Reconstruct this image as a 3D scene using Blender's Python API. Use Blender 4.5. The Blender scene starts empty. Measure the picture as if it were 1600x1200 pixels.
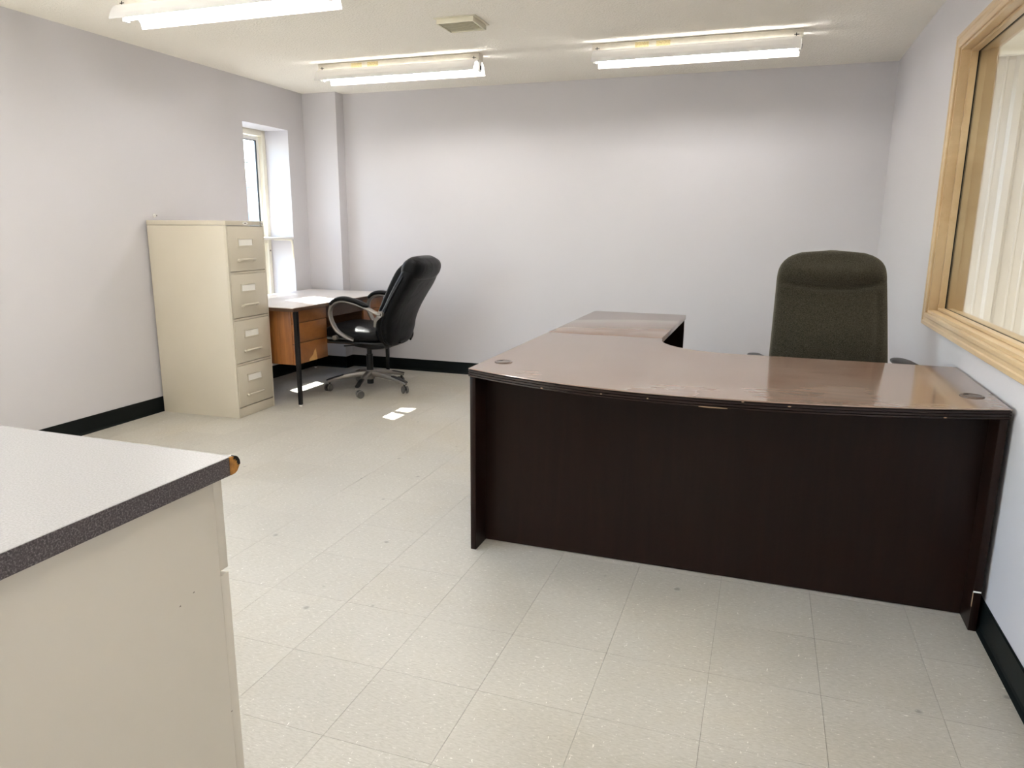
import bpy, bmesh, math, random
from mathutils import Vector, Matrix
random.seed(7)
C = bpy.context.scene.collection
SC = bpy.context.scene
PI = math.pi

# ------------------------------------------------------------------ camera
CAM_POS = Vector((0.2036, -0.5403, 1.283))
yaw, pitch, roll = math.radians(19.0412), math.radians(12.1923), math.radians(0.4175)
fwd = Vector((-math.sin(yaw) * math.cos(pitch), math.cos(yaw) * math.cos(pitch), -math.sin(pitch)))
rt = Vector((math.cos(yaw), math.sin(yaw), 0))
up = rt.cross(fwd)
r2 = rt * math.cos(roll) + up * math.sin(roll)
u2 = up * math.cos(roll) - rt * math.sin(roll)
cam = bpy.data.cameras.new('camera')
cam_o = bpy.data.objects.new('camera', cam)
C.objects.link(cam_o)
M = Matrix((r2, u2, -fwd)).transposed().to_4x4()
M.translation = CAM_POS
cam_o.matrix_world = M
cam.sensor_width = 36.0
cam.lens = 1129.09 / 1600 * 36.0
cam.clip_start = 0.05
cam.clip_end = 500
SC.camera = cam_o

# ------------------------------------------------------------------ light, sky, exposure
EXPOSURE = 0.42
TUBE = 45.0
TUBE_COL = (1.0, 0.975, 0.95, 1)
SKY = 1.25
SUN = 34.0
HALL = 165.0
w = bpy.data.worlds.new('sky')
SC.world = w
w.use_nodes = True
nt = w.node_tree
for n in list(nt.nodes):
    nt.nodes.remove(n)
sky = nt.nodes.new('ShaderNodeTexSky')
sky.sky_type = 'NISHITA'
sky.sun_disc = False
sky.sun_elevation = math.radians(43.5)
sky.sun_rotation = math.radians(-67)
bg = nt.nodes.new('ShaderNodeBackground')
bg.inputs['Strength'].default_value = SKY
wo = nt.nodes.new('ShaderNodeOutputWorld')
nt.links.new(sky.outputs[0], bg.inputs['Color'])
nt.links.new(bg.outputs[0], wo.inputs['Surface'])
sun = bpy.data.lights.new('sun', 'SUN')
sun.energy = SUN
sun.angle = math.radians(0.6)
sun.color = (1.0, 0.965, 0.905)
sun_o = bpy.data.objects.new('sun', sun)
C.objects.link(sun_o)
sun_o.rotation_euler = Vector((1, -0.43, -1.035)).to_track_quat('-Z', 'Y').to_euler()
sun_o.location = (-12, 8, 12)
SC.view_settings.view_transform = 'Standard'
SC.view_settings.look = 'None'
SC.view_settings.gamma = 1.0
SC.view_settings.use_curve_mapping = False
SC.view_settings.exposure = EXPOSURE
SC.cycles.max_bounces = 14
SC.cycles.diffuse_bounces = 8
SC.cycles.transparent_max_bounces = 12


# ------------------------------------------------------------------ materials
def new_mat(name):
    m = bpy.data.materials.new(name)
    m.use_nodes = True
    t = m.node_tree
    b = t.nodes['Principled BSDF']
    return m, t, b


def N(t, kind, **kw):
    n = t.nodes.new(kind)
    for k, v in kw.items():
        if k in n.inputs:
            n.inputs[k].default_value = v
        else:
            setattr(n, k, v)
    return n


def plain(name, col, rough=0.5, metal=0.0, spec=0.5, var=0.0, vscale=8.0, bump=0.0, bscale=60.0, coat=0.0, coat_rough=0.05, stretch=None, ior=None):
    """paint / plastic / metal: a base colour, faint mottling and a fine bump"""
    m, t, b = new_mat(name)
    b.inputs['Base Color'].default_value = (*col, 1)
    b.inputs['Roughness'].default_value = rough
    b.inputs['Metallic'].default_value = metal
    b.inputs['Specular IOR Level'].default_value = spec
    if ior:
        b.inputs['IOR'].default_value = ior
    if coat:
        b.inputs['Coat Weight'].default_value = coat
        b.inputs['Coat Roughness'].default_value = coat_rough
    tc = N(t, 'ShaderNodeTexCoord')
    vec = tc.outputs['Object']
    if stretch:
        mp = N(t, 'ShaderNodeMapping')
        mp.inputs['Scale'].default_value = stretch
        t.links.new(vec, mp.inputs['Vector'])
        vec = mp.outputs[0]
    if var:
        n = N(t, 'ShaderNodeTexNoise', Scale=vscale, Detail=5.0, Roughness=0.6)
        t.links.new(vec, n.inputs['Vector'])
        r = N(t, 'ShaderNodeMapRange')
        r.inputs['From Min'].default_value = 0.3
        r.inputs['From Max'].default_value = 0.7
        r.inputs['To Min'].default_value = 1 - var
        r.inputs['To Max'].default_value = 1 + var
        t.links.new(n.outputs['Fac'], r.inputs['Value'])
        mx = N(t, 'ShaderNodeVectorMath', operation='SCALE')
        mx.inputs[0].default_value = col
        t.links.new(r.outputs[0], mx.inputs['Scale'])
        t.links.new(mx.outputs[0], b.inputs['Base Color'])
    if bump:
        n2 = N(t, 'ShaderNodeTexNoise', Scale=bscale, Detail=3.0)
        t.links.new(vec, n2.inputs['Vector'])
        bp = N(t, 'ShaderNodeBump', Strength=bump, Distance=0.002)
        t.links.new(n2.outputs['Fac'], bp.inputs['Height'])
        t.links.new(bp.outputs[0], b.inputs['Normal'])
    return m


def ramp(t, fac, stops, interp='LINEAR'):
    r = N(t, 'ShaderNodeValToRGB')
    r.color_ramp.interpolation = interp
    e = r.color_ramp.elements
    while len(e) < len(stops):
        e.new(0.5)
    for i, (p, c) in enumerate(stops):
        e[i].position = p
        e[i].color = (*c, 1)
    t.links.new(fac, r.inputs['Fac'])
    return r.outputs['Color']


def wood(name, c1, c2, axis_scale=(2, 30, 30), rough=0.4, coat=0.0, coat_rough=0.1, spec=0.5, ior=1.5, dust=0.0):
    m, t, b = new_mat(name)
    tc = N(t, 'ShaderNodeTexCoord')
    mp = N(t, 'ShaderNodeMapping')
    mp.inputs['Scale'].default_value = axis_scale
    t.links.new(tc.outputs['Object'], mp.inputs['Vector'])
    n = N(t, 'ShaderNodeTexNoise', Scale=1.0, Detail=7.0, Roughness=0.65, Distortion=0.6)
    t.links.new(mp.outputs[0], n.inputs['Vector'])
    col = ramp(t, n.outputs['Fac'], [(0.3, c1), (0.7, c2)])
    t.links.new(col, b.inputs['Base Color'])
    b.inputs['Roughness'].default_value = rough
    b.inputs['Specular IOR Level'].default_value = spec
    b.inputs['IOR'].default_value = ior
    if coat:
        b.inputs['Coat Weight'].default_value = coat
        b.inputs['Coat Roughness'].default_value = coat_rough
    if dust:
        d = N(t, 'ShaderNodeTexNoise', Scale=2.6, Detail=4.0, Roughness=0.5, Distortion=0.3)
        t.links.new(tc.outputs['Object'], d.inputs['Vector'])
        rr = N(t, 'ShaderNodeMapRange')
        rr.inputs['From Min'].default_value = 0.15
        rr.inputs['From Max'].default_value = 0.85
        rr.inputs['To Max'].default_value = dust
        t.links.new(d.outputs['Fac'], rr.inputs['Value'])
        mx = N(t, 'ShaderNodeMix', data_type='RGBA')
        t.links.new(rr.outputs[0], mx.inputs[0])
        t.links.new(col, mx.inputs[6])
        mx.inputs[7].default_value = (0.40, 0.36, 0.33, 1)
        t.links.new(mx.outputs[2], b.inputs['Base Color'])
        ra = N(t, 'ShaderNodeMapRange')
        ra.inputs['From Min'].default_value = 0.35
        ra.inputs['From Max'].default_value = 0.75
        ra.inputs['To Min'].default_value = rough
        ra.inputs['To Max'].default_value = rough + 0.04
        t.links.new(d.outputs['Fac'], ra.inputs['Value'])
        t.links.new(ra.outputs[0], b.inputs['Roughness'])
    return m


def floor_mat(name):
    """vinyl composition tile: beige ground, pale and grey chips, scuffs, a little gloss; tint per tile"""
    m, t, b = new_mat(name)
    g = N(t, 'ShaderNodeNewGeometry')
    oi = N(t, 'ShaderNodeObjectInfo')
    mp = N(t, 'ShaderNodeMapping')
    mp.inputs['Scale'].default_value = (60, 210, 1)
    mp.inputs['Rotation'].default_value = (0, 0, 0.5)
    t.links.new(g.outputs['Position'], mp.inputs['Vector'])
    v1 = N(t, 'ShaderNodeTexNoise', Scale=1.0, Detail=3.0, Roughness=0.6, Distortion=0.4)
    t.links.new(mp.outputs[0], v1.inputs['Vector'])
    mp2 = N(t, 'ShaderNodeMapping')
    mp2.inputs['Scale'].default_value = (150, 55, 1)
    mp2.inputs['Rotation'].default_value = (0, 0, 0.2)
    t.links.new(g.outputs['Position'], mp2.inputs['Vector'])
    v2 = N(t, 'ShaderNodeTexNoise', Scale=1.0, Detail=3.0, Roughness=0.6, Distortion=0.4)
    t.links.new(mp2.outputs[0], v2.inputs['Vector'])
    base = ramp(t, v1.outputs['Fac'], [(0.30, (0.415, 0.392, 0.336)), (0.50, (0.475, 0.452, 0.398)), (0.70, (0.52, 0.497, 0.443))])
    f1 = ramp(t, v1.outputs['Fac'], [(0.67, (0, 0, 0)), (0.71, (1, 1, 1))])
    f2 = ramp(t, v2.outputs['Fac'], [(0.68, (0, 0, 0)), (0.72, (1, 1, 1))])
    add = N(t, 'ShaderNodeMath', operation='MAXIMUM')
    t.links.new(f1, add.inputs[0])
    t.links.new(f2, add.inputs[1])
    mx = N(t, 'ShaderNodeMix', data_type='RGBA')
    t.links.new(add.outputs[0], mx.inputs[0])
    t.links.new(base, mx.inputs[6])
    mx.inputs[7].default_value = (0.80, 0.78, 0.72, 1)
    # broad grime
    big = N(t, 'ShaderNodeTexNoise', Scale=1.1, Detail=6.0, Roughness=0.6)
    t.links.new(g.outputs['Position'], big.inputs['Vector'])
    gr = N(t, 'ShaderNodeMapRange')
    gr.inputs['From Min'].default_value = 0.3
    gr.inputs['From Max'].default_value = 0.7
    gr.inputs['To Min'].default_value = 0.90
    gr.inputs['To Max'].default_value = 1.06
    t.links.new(big.outputs['Fac'], gr.inputs['Value'])
    tv = N(t, 'ShaderNodeMapRange')
    tv.inputs['To Min'].default_value = 0.97
    tv.inputs['To Max'].default_value = 1.03
    t.links.new(oi.outputs['Random'], tv.inputs['Value'])
    ml = N(t, 'ShaderNodeMath', operation='MULTIPLY')
    t.links.new(gr.outputs[0], ml.inputs[0])
    t.links.new(tv.outputs[0], ml.inputs[1])
    # small dark spots
    sp = N(t, 'ShaderNodeTexVoronoi', Scale=4.2)
    sp.voronoi_dimensions = '2D'
    t.links.new(g.outputs['Position'], sp.inputs['Vector'])
    spn = N(t, 'ShaderNodeTexNoise', Scale=40.0, Detail=3.0)
    t.links.new(g.outputs['Position'], spn.inputs['Vector'])
    sa = N(t, 'ShaderNodeMath', operation='MULTIPLY_ADD')
    t.links.new(spn.outputs['Fac'], sa.inputs[0])
    sa.inputs[1].default_value = 0.05
    t.links.new(sp.outputs['Distance'], sa.inputs[2])
    sr = N(t, 'ShaderNodeMapRange')
    sr.inputs['From Min'].default_value = 0.040
    sr.inputs['From Max'].default_value = 0.075
    sr.inputs['To Min'].default_value = 0.62
    sr.inputs['To Max'].default_value = 1.0
    sx_ = N(t, 'ShaderNodeSeparateColor')
    t.links.new(sp.outputs['Color'], sx_.inputs[0])
    rad = N(t, 'ShaderNodeMapRange')          # most cells carry no spot, the rest spots of mixed size
    rad.inputs['From Min'].default_value = 0.55
    rad.inputs['From Max'].default_value = 1.0
    rad.inputs['To Min'].default_value = 0.075
    rad.inputs['To Max'].default_value = -0.015
    t.links.new(sx_.outputs[0], rad.inputs['Value'])
    sadd = N(t, 'ShaderNodeMath', operation='ADD')
    t.links.new(sa.outputs[0], sadd.inputs[0])
    t.links.new(rad.outputs[0], sadd.inputs[1])
    t.links.new(sadd.outputs[0], sr.inputs['Value'])
    ml2 = N(t, 'ShaderNodeMath', operation='MULTIPLY')
    t.links.new(ml.outputs[0], ml2.inputs[0])
    t.links.new(sr.outputs[0], ml2.inputs[1])
    wx = N(t, 'ShaderNodeTexNoise', Scale=0.75, Detail=7.0, Roughness=0.62, Distortion=0.5)
    t.links.new(g.outputs['Position'], wx.inputs['Vector'])
    wr = N(t, 'ShaderNodeMapRange')
    wr.inputs['From Min'].default_value = 0.48
    wr.inputs['From Max'].default_value = 0.72
    wr.inputs['To Max'].default_value = 0.75
    t.links.new(wx.outputs['Fac'], wr.inputs['Value'])
    wm = N(t, 'ShaderNodeMix', data_type='RGBA', blend_type='MULTIPLY')
    t.links.new(wr.outputs[0], wm.inputs[0])
    t.links.new(mx.outputs[2], wm.inputs[6])
    wm.inputs[7].default_value = (0.92, 0.86, 0.74, 1)
    ms = N(t, 'ShaderNodeMapping')
    ms.inputs['Scale'].default_value = (1.2, 9.0, 1)
    ms.inputs['Rotation'].default_value = (0, 0, -0.35)
    t.links.new(g.outputs['Position'], ms.inputs['Vector'])
    sn = N(t, 'ShaderNodeTexNoise', Scale=1.0, Detail=8.0, Roughness=0.75, Distortion=0.8)
    t.links.new(ms.outputs[0], sn.inputs['Vector'])
    srm = N(t, 'ShaderNodeMapRange')
    srm.inputs['From Min'].default_value = 0.60
    srm.inputs['From Max'].default_value = 0.75
    srm.inputs['To Max'].default_value = 0.35
    t.links.new(sn.outputs['Fac'], srm.inputs['Value'])
    sm = N(t, 'ShaderNodeMix', data_type='RGBA')
    t.links.new(srm.outputs[0], sm.inputs[0])
    t.links.new(wm.outputs[2], sm.inputs[6])
    sm.inputs[7].default_value = (0.62, 0.60, 0.54, 1)
    sc = N(t, 'ShaderNodeVectorMath', operation='SCALE')
    t.links.new(sm.outputs[2], sc.inputs[0])
    t.links.new(ml2.outputs[0], sc.inputs['Scale'])
    t.links.new(sc.outputs[0], b.inputs['Base Color'])
    rr = N(t, 'ShaderNodeMapRange')
    rr.inputs['From Min'].default_value = 0.3
    rr.inputs['From Max'].default_value = 0.7
    rr.inputs['To Min'].default_value = 0.32
    rr.inputs['To Max'].default_value = 0.5
    t.links.new(big.outputs['Fac'], rr.inputs['Value'])
    t.links.new(rr.outputs[0], b.inputs['Roughness'])
    bp = N(t, 'ShaderNodeBump', Strength=0.12, Distance=0.001)
    t.links.new(v2.outputs['Fac'], bp.inputs['Height'])
    t.links.new(bp.outputs[0], b.inputs['Normal'])
    return m


def ceiling_mat(name):
    m, t, b = new_mat(name)
    b.inputs['Base Color'].default_value = (0.90, 0.865, 0.785, 1)
    b.inputs['Roughness'].default_value = 0.85
    b.inputs['Specular IOR Level'].default_value = 0.2
    g = N(t, 'ShaderNodeNewGeometry')
    n = N(t, 'ShaderNodeTexNoise', Scale=70.0, Detail=4.0, Roughness=0.6)
    t.links.new(g.outputs['Position'], n.inputs['Vector'])
    cr = ramp(t, n.outputs['Fac'], [(0.42, (0, 0, 0)), (0.62, (1, 1, 1))])
    bp = N(t, 'ShaderNodeBump', Strength=0.55, Distance=0.004)
    t.links.new(cr, bp.inputs['Height'])
    t.links.new(bp.outputs[0], b.inputs['Normal'])
    return m


def wall_mat(name, col):
    m, t, b = new_mat(name)
    g = N(t, 'ShaderNodeNewGeometry')
    n = N(t, 'ShaderNodeTexNoise', Scale=0.9, Detail=4.0)
    t.links.new(g.outputs['Position'], n.inputs['Vector'])
    r = N(t, 'ShaderNodeMapRange')
    r.inputs['From Min'].default_value = 0.3
    r.inputs['From Max'].default_value = 0.7
    r.inputs['To Min'].default_value = 0.98
    r.inputs['To Max'].default_value = 1.02
    t.links.new(n.outputs['Fac'], r.inputs['Value'])
    s = N(t, 'ShaderNodeVectorMath', operation='SCALE')
    s.inputs[0].default_value = col
    t.links.new(r.outputs[0], s.inputs['Scale'])
    t.links.new(s.outputs[0], b.inputs['Base Color'])
    b.inputs['Roughness'].default_value = 0.42
    b.inputs['Specular IOR Level'].default_value = 0.35
    n2 = N(t, 'ShaderNodeTexNoise', Scale=260.0, Detail=2.0)
    t.links.new(g.outputs['Position'], n2.inputs['Vector'])
    bp = N(t, 'ShaderNodeBump', Strength=0.10, Distance=0.001)
    t.links.new(n2.outputs['Fac'], bp.inputs['Height'])
    t.links.new(bp.outputs[0], b.inputs['Normal'])
    return m


def laminate(name, c1, c2, c3, rough=0.3, scale=500.0):
    m, t, b = new_mat(name)
    tc = N(t, 'ShaderNodeTexCoord')
    n = N(t, 'ShaderNodeTexNoise', Scale=scale, Detail=4.0, Roughness=0.7)
    t.links.new(tc.outputs['Object'], n.inputs['Vector'])
    col = ramp(t, n.outputs['Fac'], [(0.36, c1), (0.5, c2), (0.66, c3)])
    t.links.new(col, b.inputs['Base Color'])
    b.inputs['Roughness'].default_value = rough
    return m


def fabric(name, c1, c2, scale=420.0, rough=0.95):
    m, t, b = new_mat(name)
    tc = N(t, 'ShaderNodeTexCoord')
    n = N(t, 'ShaderNodeTexNoise', Scale=scale, Detail=3.0, Roughness=0.8)
    t.links.new(tc.outputs['Object'], n.inputs['Vector'])
    col = ramp(t, n.outputs['Fac'], [(0.35, c1), (0.65, c2)])
    t.links.new(col, b.inputs['Base Color'])
    b.inputs['Roughness'].default_value = rough
    b.inputs['Specular IOR Level'].default_value = 0.15
    b.inputs['Sheen Weight'].default_value = 0.25
    b.inputs['Sheen Roughness'].default_value = 0.5
    b.inputs['Sheen Tint'].default_value = (0.6, 0.55, 0.45, 1)
    wv = N(t, 'ShaderNodeTexNoise', Scale=scale * 1.3, Detail=2.0)
    t.links.new(tc.outputs['Object'], wv.inputs['Vector'])
    big = N(t, 'ShaderNodeTexNoise', Scale=9.0, Detail=2.0)
    t.links.new(tc.outputs['Object'], big.inputs['Vector'])
    ma = N(t, 'ShaderNodeMath', operation='MULTIPLY_ADD')
    t.links.new(big.outputs['Fac'], ma.inputs[0])
    ma.inputs[1].default_value = 4.0
    t.links.new(wv.outputs['Fac'], ma.inputs[2])
    bp = N(t, 'ShaderNodeBump', Strength=0.5, Distance=0.0025)
    t.links.new(ma.outputs[0], bp.inputs['Height'])
    t.links.new(bp.outputs[0], b.inputs['Normal'])
    return m


def leather(name, col):
    m, t, b = new_mat(name)
    b.inputs['Base Color'].default_value = (*col, 1)
    b.inputs['Roughness'].default_value = 0.33
    b.inputs['Specular IOR Level'].default_value = 0.12
    tc = N(t, 'ShaderNodeTexCoord')
    v = N(t, 'ShaderNodeTexVoronoi', Scale=260.0)
    t.links.new(tc.outputs['Object'], v.inputs['Vector'])
    n = N(t, 'ShaderNodeTexNoise', Scale=11.0, Detail=3.0, Distortion=0.8)
    t.links.new(tc.outputs['Object'], n.inputs['Vector'])
    ma = N(t, 'ShaderNodeMath', operation='MULTIPLY_ADD')
    t.links.new(n.outputs['Fac'], ma.inputs[0])
    ma.inputs[1].default_value = 5.0
    t.links.new(v.outputs['Distance'], ma.inputs[2])
    bp = N(t, 'ShaderNodeBump', Strength=0.35, Distance=0.003)
    t.links.new(ma.outputs[0], bp.inputs['Height'])
    t.links.new(bp.outputs[0], b.inputs['Normal'])
    return m


def glass_mat(name, tint=(0.95, 0.97, 0.97), refl=0.09):
    m = bpy.data.materials.new(name)
    m.use_nodes = True
    t = m.node_tree
    for n in list(t.nodes):
        t.nodes.remove(n)
    o = N(t, 'ShaderNodeOutputMaterial')
    tr = N(t, 'ShaderNodeBsdfTransparent')
    tr.inputs['Color'].default_value = (*tint, 1)
    gl = N(t, 'ShaderNodeBsdfGlossy', Roughness=0.02)
    lw = N(t, 'ShaderNodeLayerWeight', Blend=0.5)
    pw = N(t, 'ShaderNodeMath', operation='POWER')
    t.links.new(lw.outputs['Facing'], pw.inputs[0])
    pw.inputs[1].default_value = 5.0
    fr = N(t, 'ShaderNodeMath', operation='MULTIPLY_ADD')      # Schlick
    t.links.new(pw.outputs[0], fr.inputs[0])
    fr.inputs[1].default_value = 0.92
    fr.inputs[2].default_value = 0.04
    mx = N(t, 'ShaderNodeMixShader')
    t.links.new(fr.outputs[0], mx.inputs[0])
    t.links.new(tr.outputs[0], mx.inputs[1])
    t.links.new(gl.outputs[0], mx.inputs[2])
    t.links.new(mx.outputs[0], o.inputs['Surface'])
    return m


def emit(name, col, strength):
    m, t, b = new_mat(name)
    b.inputs['Base Color'].default_value = (0.8, 0.8, 0.8, 1)
    b.inputs['Emission Color'].default_value = col
    b.inputs['Emission Strength'].default_value = strength
    return m


WALL = (0.605, 0.590, 0.610)
M_ = {
    'wall': wall_mat('wall_paint', WALL),
    'ceil': ceiling_mat('textured_ceiling_paint'),
    'tile': floor_mat('vinyl_tile'),
    'slab': plain('tile_adhesive', (0.20, 0.185, 0.155), 0.9),
    'bboard': plain('black_vinyl_base', (0.003, 0.005, 0.005), 0.45, spec=0.15, var=0.3, bump=0.05),
    'cream': plain('cream_frame_paint', (0.80, 0.76, 0.64), 0.4),
    'white': plain('white_paint', (0.80, 0.79, 0.76), 0.4),
    'glass': glass_mat('window_glass'),
    'pine': wood('clear_finished_pine', (0.54, 0.375, 0.20), (0.70, 0.535, 0.325), (4, 1.5, 4), 0.38, coat=0.25, coat_rough=0.15),
    'mahog': wood('mahogany_laminate_top', (0.125, 0.056, 0.030), (0.205, 0.100, 0.055), (3, 34, 20), 0.10, ior=1.85, dust=0.62),
    'espresso': wood('dark_mahogany_panel', (0.0085, 0.0036, 0.0026), (0.014, 0.0060, 0.0040), (26, 26, 2), 0.30, spec=0.18),
    'espedge': plain('dark_mahogany_edge', (0.014, 0.007, 0.0055), 0.25, spec=0.3),
    'chip': plain('chipped_wood', (0.33, 0.22, 0.13), 0.8),
    'walnut': wood('walnut_veneer', (0.155, 0.050, 0.010), (0.30, 0.115, 0.028), (22, 3, 6), 0.38, coat=0.2, coat_rough=0.2),
    'walnut_v': wood('walnut_veneer_upright', (0.155, 0.050, 0.010), (0.32, 0.125, 0.030), (26, 26, 2.5), 0.38, coat=0.2, coat_rough=0.2),
    'walnut_d': wood('walnut_edge_and_shade', (0.05, 0.022, 0.010), (0.09, 0.04, 0.018), (6, 6, 30), 0.45),
    'blond': plain('bare_plywood', (0.52, 0.29, 0.10), 0.7, var=0.1, vscale=40),
    'pale_top': plain('pale_laminate', (0.66, 0.61, 0.57), 0.30, var=0.04, vscale=120),
    'black_metal': plain('black_enamelled_steel', (0.004, 0.004, 0.0045), 0.28, spec=0.3),
    'black_plastic': plain('black_plastic', (0.007, 0.007, 0.0075), 0.42, spec=0.3),
    'pewter': plain('pewter_painted_metal', (0.23, 0.212, 0.192), 0.34, metal=0.55),
    'chrome': plain('chrome', (0.62, 0.61, 0.58), 0.18, metal=1.0),
    'wheel': plain('translucent_grey_wheel', (0.085, 0.08, 0.072), 0.35),
    'leather': leather('black_leather', (0.0035, 0.0035, 0.004)),
    'olive': fabric('olive_brown_weave', (0.009, 0.0078, 0.005), (0.060, 0.052, 0.036), 250.0),
    'putty': plain('putty_steel_enamel', (0.555, 0.505, 0.405), 0.38, var=0.02, vscale=3),
    'putty_d': plain('putty_steel_shadow_gap', (0.10, 0.09, 0.07), 0.6),
    'card': plain('paper_label_card', (0.82, 0.80, 0.74), 0.8),
    'counter': laminate('pale_grey_laminate', (0.345, 0.333, 0.33), (0.385, 0.373, 0.37), (0.43, 0.418, 0.415), 0.26, 330),
    'counter_edge': laminate('dark_grey_flecked_laminate', (0.030, 0.022, 0.024), (0.056, 0.045, 0.047), (0.20, 0.18, 0.18), 0.4, 360),
    'board': plain('chipped_particle_board', (0.33, 0.145, 0.025), 0.85, var=0.35, vscale=120, bump=0.8, bscale=300),
    'melamine': plain('cream_melamine', (0.60, 0.555, 0.475), 0.42, var=0.015, vscale=2),
    'hood': plain('white_enamel_reflector', (0.84, 0.83, 0.82), 0.35),
    'channel': plain('aged_ivory_channel', (0.66, 0.62, 0.53), 0.45, var=0.10, vscale=14),
    'sticker': plain('yellowed_paper_sticker', (0.60, 0.50, 0.26), 0.8, var=0.35, vscale=160),
    'tube': emit('fluorescent_tube', TUBE_COL, TUBE),
    'vent': plain('ivory_vent_plastic', (0.72, 0.68, 0.54), 0.5),
    'vent_dark': plain('vent_interior', (0.50, 0.47, 0.36), 0.9),
    'metal_wall': plain('beige_liner_panel', (0.52, 0.47, 0.385), 0.42, var=0.03, vscale=2),
    'concrete': plain('concrete', (0.42, 0.40, 0.36), 0.8, var=0.1, vscale=3),
    'hall_white': plain('hall_insulation_facing', (0.70, 0.66, 0.56), 0.6),
    'asphalt': plain('pale_asphalt', (0.17, 0.17, 0.17), 0.9, var=0.1, vscale=2),
    'far_wall': plain('far_building_cladding', (0.62, 0.63, 0.64), 0.8),
    'far_win': plain('far_building_window', (0.36, 0.40, 0.44), 0.2),
    'pole': plain('weathered_pole', (0.20, 0.17, 0.14), 0.9),
    'wire': plain('overhead_cable', (0.03, 0.03, 0.03), 0.7),
    'grommet': plain('grommet_plastic', (0.10, 0.075, 0.065), 0.25),
    'dark_hole': plain('dark_hole', (0.004, 0.004, 0.004), 0.9),
}


# ------------------------------------------------------------------ geometry helpers
def box(bm, x0, x1, y0, y1, z0, z1):
    v = [bm.verts.new(p) for p in ((x0, y0, z0), (x1, y0, z0), (x1, y1, z0), (x0, y1, z0), (x0, y0, z1), (x1, y0, z1), (x1, y1, z1), (x0, y1, z1))]
    for f in ((0, 3, 2, 1), (4, 5, 6, 7), (0, 1, 5, 4), (1, 2, 6, 5), (2, 3, 7, 6), (3, 0, 4, 7)):
        bm.faces.new([v[i] for i in f])
    return v


def bevel(bm, w, seg=2):
    bmesh.ops.bevel(bm, geom=[e for e in bm.edges], offset=w, segments=seg, affect='EDGES', profile=0.5, clamp_overlap=True)


def prism(bm, pts, axis, a, b):
    """extrude a closed 2-D outline along an axis; pts are the other two coordinates in x,y,z order"""
    def P(p, t):
        if axis == 'x':
            return (t, p[0], p[1])
        if axis == 'y':
            return (p[0], t, p[1])
        return (p[0], p[1], t)
    A = [bm.verts.new(P(p, a)) for p in pts]
    B = [bm.verts.new(P(p, b)) for p in pts]
    n = len(pts)
    for i in range(n):
        bm.faces.new((A[i], A[(i + 1) % n], B[(i + 1) % n], B[i]))
    bm.faces.new(A[::-1])
    bm.faces.new(B)


def loft(bm, rings, cap=True, close=True):
    R = [[bm.verts.new(p) for p in r] for r in rings]
    n = len(R[0])
    for i in range(len(R) - 1):
        for j in range(n if close else n - 1):
            k = (j + 1) % n
            bm.faces.new((R[i][j], R[i][k], R[i + 1][k], R[i + 1][j]))
    if cap:
        bm.faces.new(R[0][::-1])
        bm.faces.new(R[-1])
    return R


def ring(c, a, b, n=24, e=2.0):
    """super-ellipse ring round c, half-axes a and b"""
    out = []
    for i in range(n):
        t = 2 * PI * i / n
        ct, st = math.cos(t), math.sin(t)
        x = math.copysign(abs(ct) ** (2 / e), ct)
        y = math.copysign(abs(st) ** (2 / e), st)
        out.append(Vector(c) + Vector(a) * x + Vector(b) * y)
    return out


def catmull(pts, k=6):
    pts = [Vector(p) for p in pts]
    out = []
    for i in range(len(pts) - 1):
        p0 = pts[max(i - 1, 0)]
        p1, p2 = pts[i], pts[i + 1]
        p3 = pts[min(i + 2, len(pts) - 1)]
        for j in range(k):
            t = j / k
            out.append(0.5 * ((2 * p1) + (p2 - p0) * t + (2 * p0 - 5 * p1 + 4 * p2 - p3) * t * t + (3 * p1 - p0 - 3 * p2 + p3) * t ** 3))
    out.append(pts[-1])
    return out


def tube(bm, path, r, n=10, r2=None, wdir=None, e=2.0, closed=False):
    """sweep a round (or flat, if r2 and wdir are given) section along a path"""
    path = [Vector(p) for p in path]
    rings = []
    L = len(path)
    ref = None
    for i, p in enumerate(path):
        if closed:
            d = (path[(i + 1) % L] - path[i - 1]).normalized()
        else:
            d = (path[min(i + 1, L - 1)] - path[max(i - 1, 0)]).normalized()
        if wdir is not None:
            a = Vector(wdir)
        else:
            if ref is None:
                ref = Vector((0, 0, 1)) if abs(d.z) < 0.9 else Vector((1, 0, 0))
            a = (ref - d * ref.dot(d)).normalized()
            ref = a
        a = (a - d * a.dot(d)).normalized()
        b = d.cross(a)
        ra = r[i] if isinstance(r, (list, tuple)) else r
        rb = ra if r2 is None else (r2[i] if isinstance(r2, (list, tuple)) else r2)
        rings.append(ring(p, a * ra, b * rb, n, e))
    if closed:
        rings.append(rings[0])
        loft(bm, rings, cap=False)
        bmesh.ops.remove_doubles(bm, verts=bm.verts[:], dist=1e-6)
    else:
        loft(bm, rings)


def lathe(bm, prof, c=(0, 0, 0), axis='z', n=20):
    """revolve (radius, height) pairs"""
    rings = []
    for r, h in prof:
        rr = []
        for i in range(n):
            t = 2 * PI * i / n
            a, b = max(r, 1e-4) * math.cos(t), max(r, 1e-4) * math.sin(t)
            p = {'z': (a, b, h), 'x': (h, a, b), 'y': (b, h, a)}[axis]
            rr.append(Vector(c) + Vector(p))
        rings.append(rr)
    loft(bm, rings)


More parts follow.
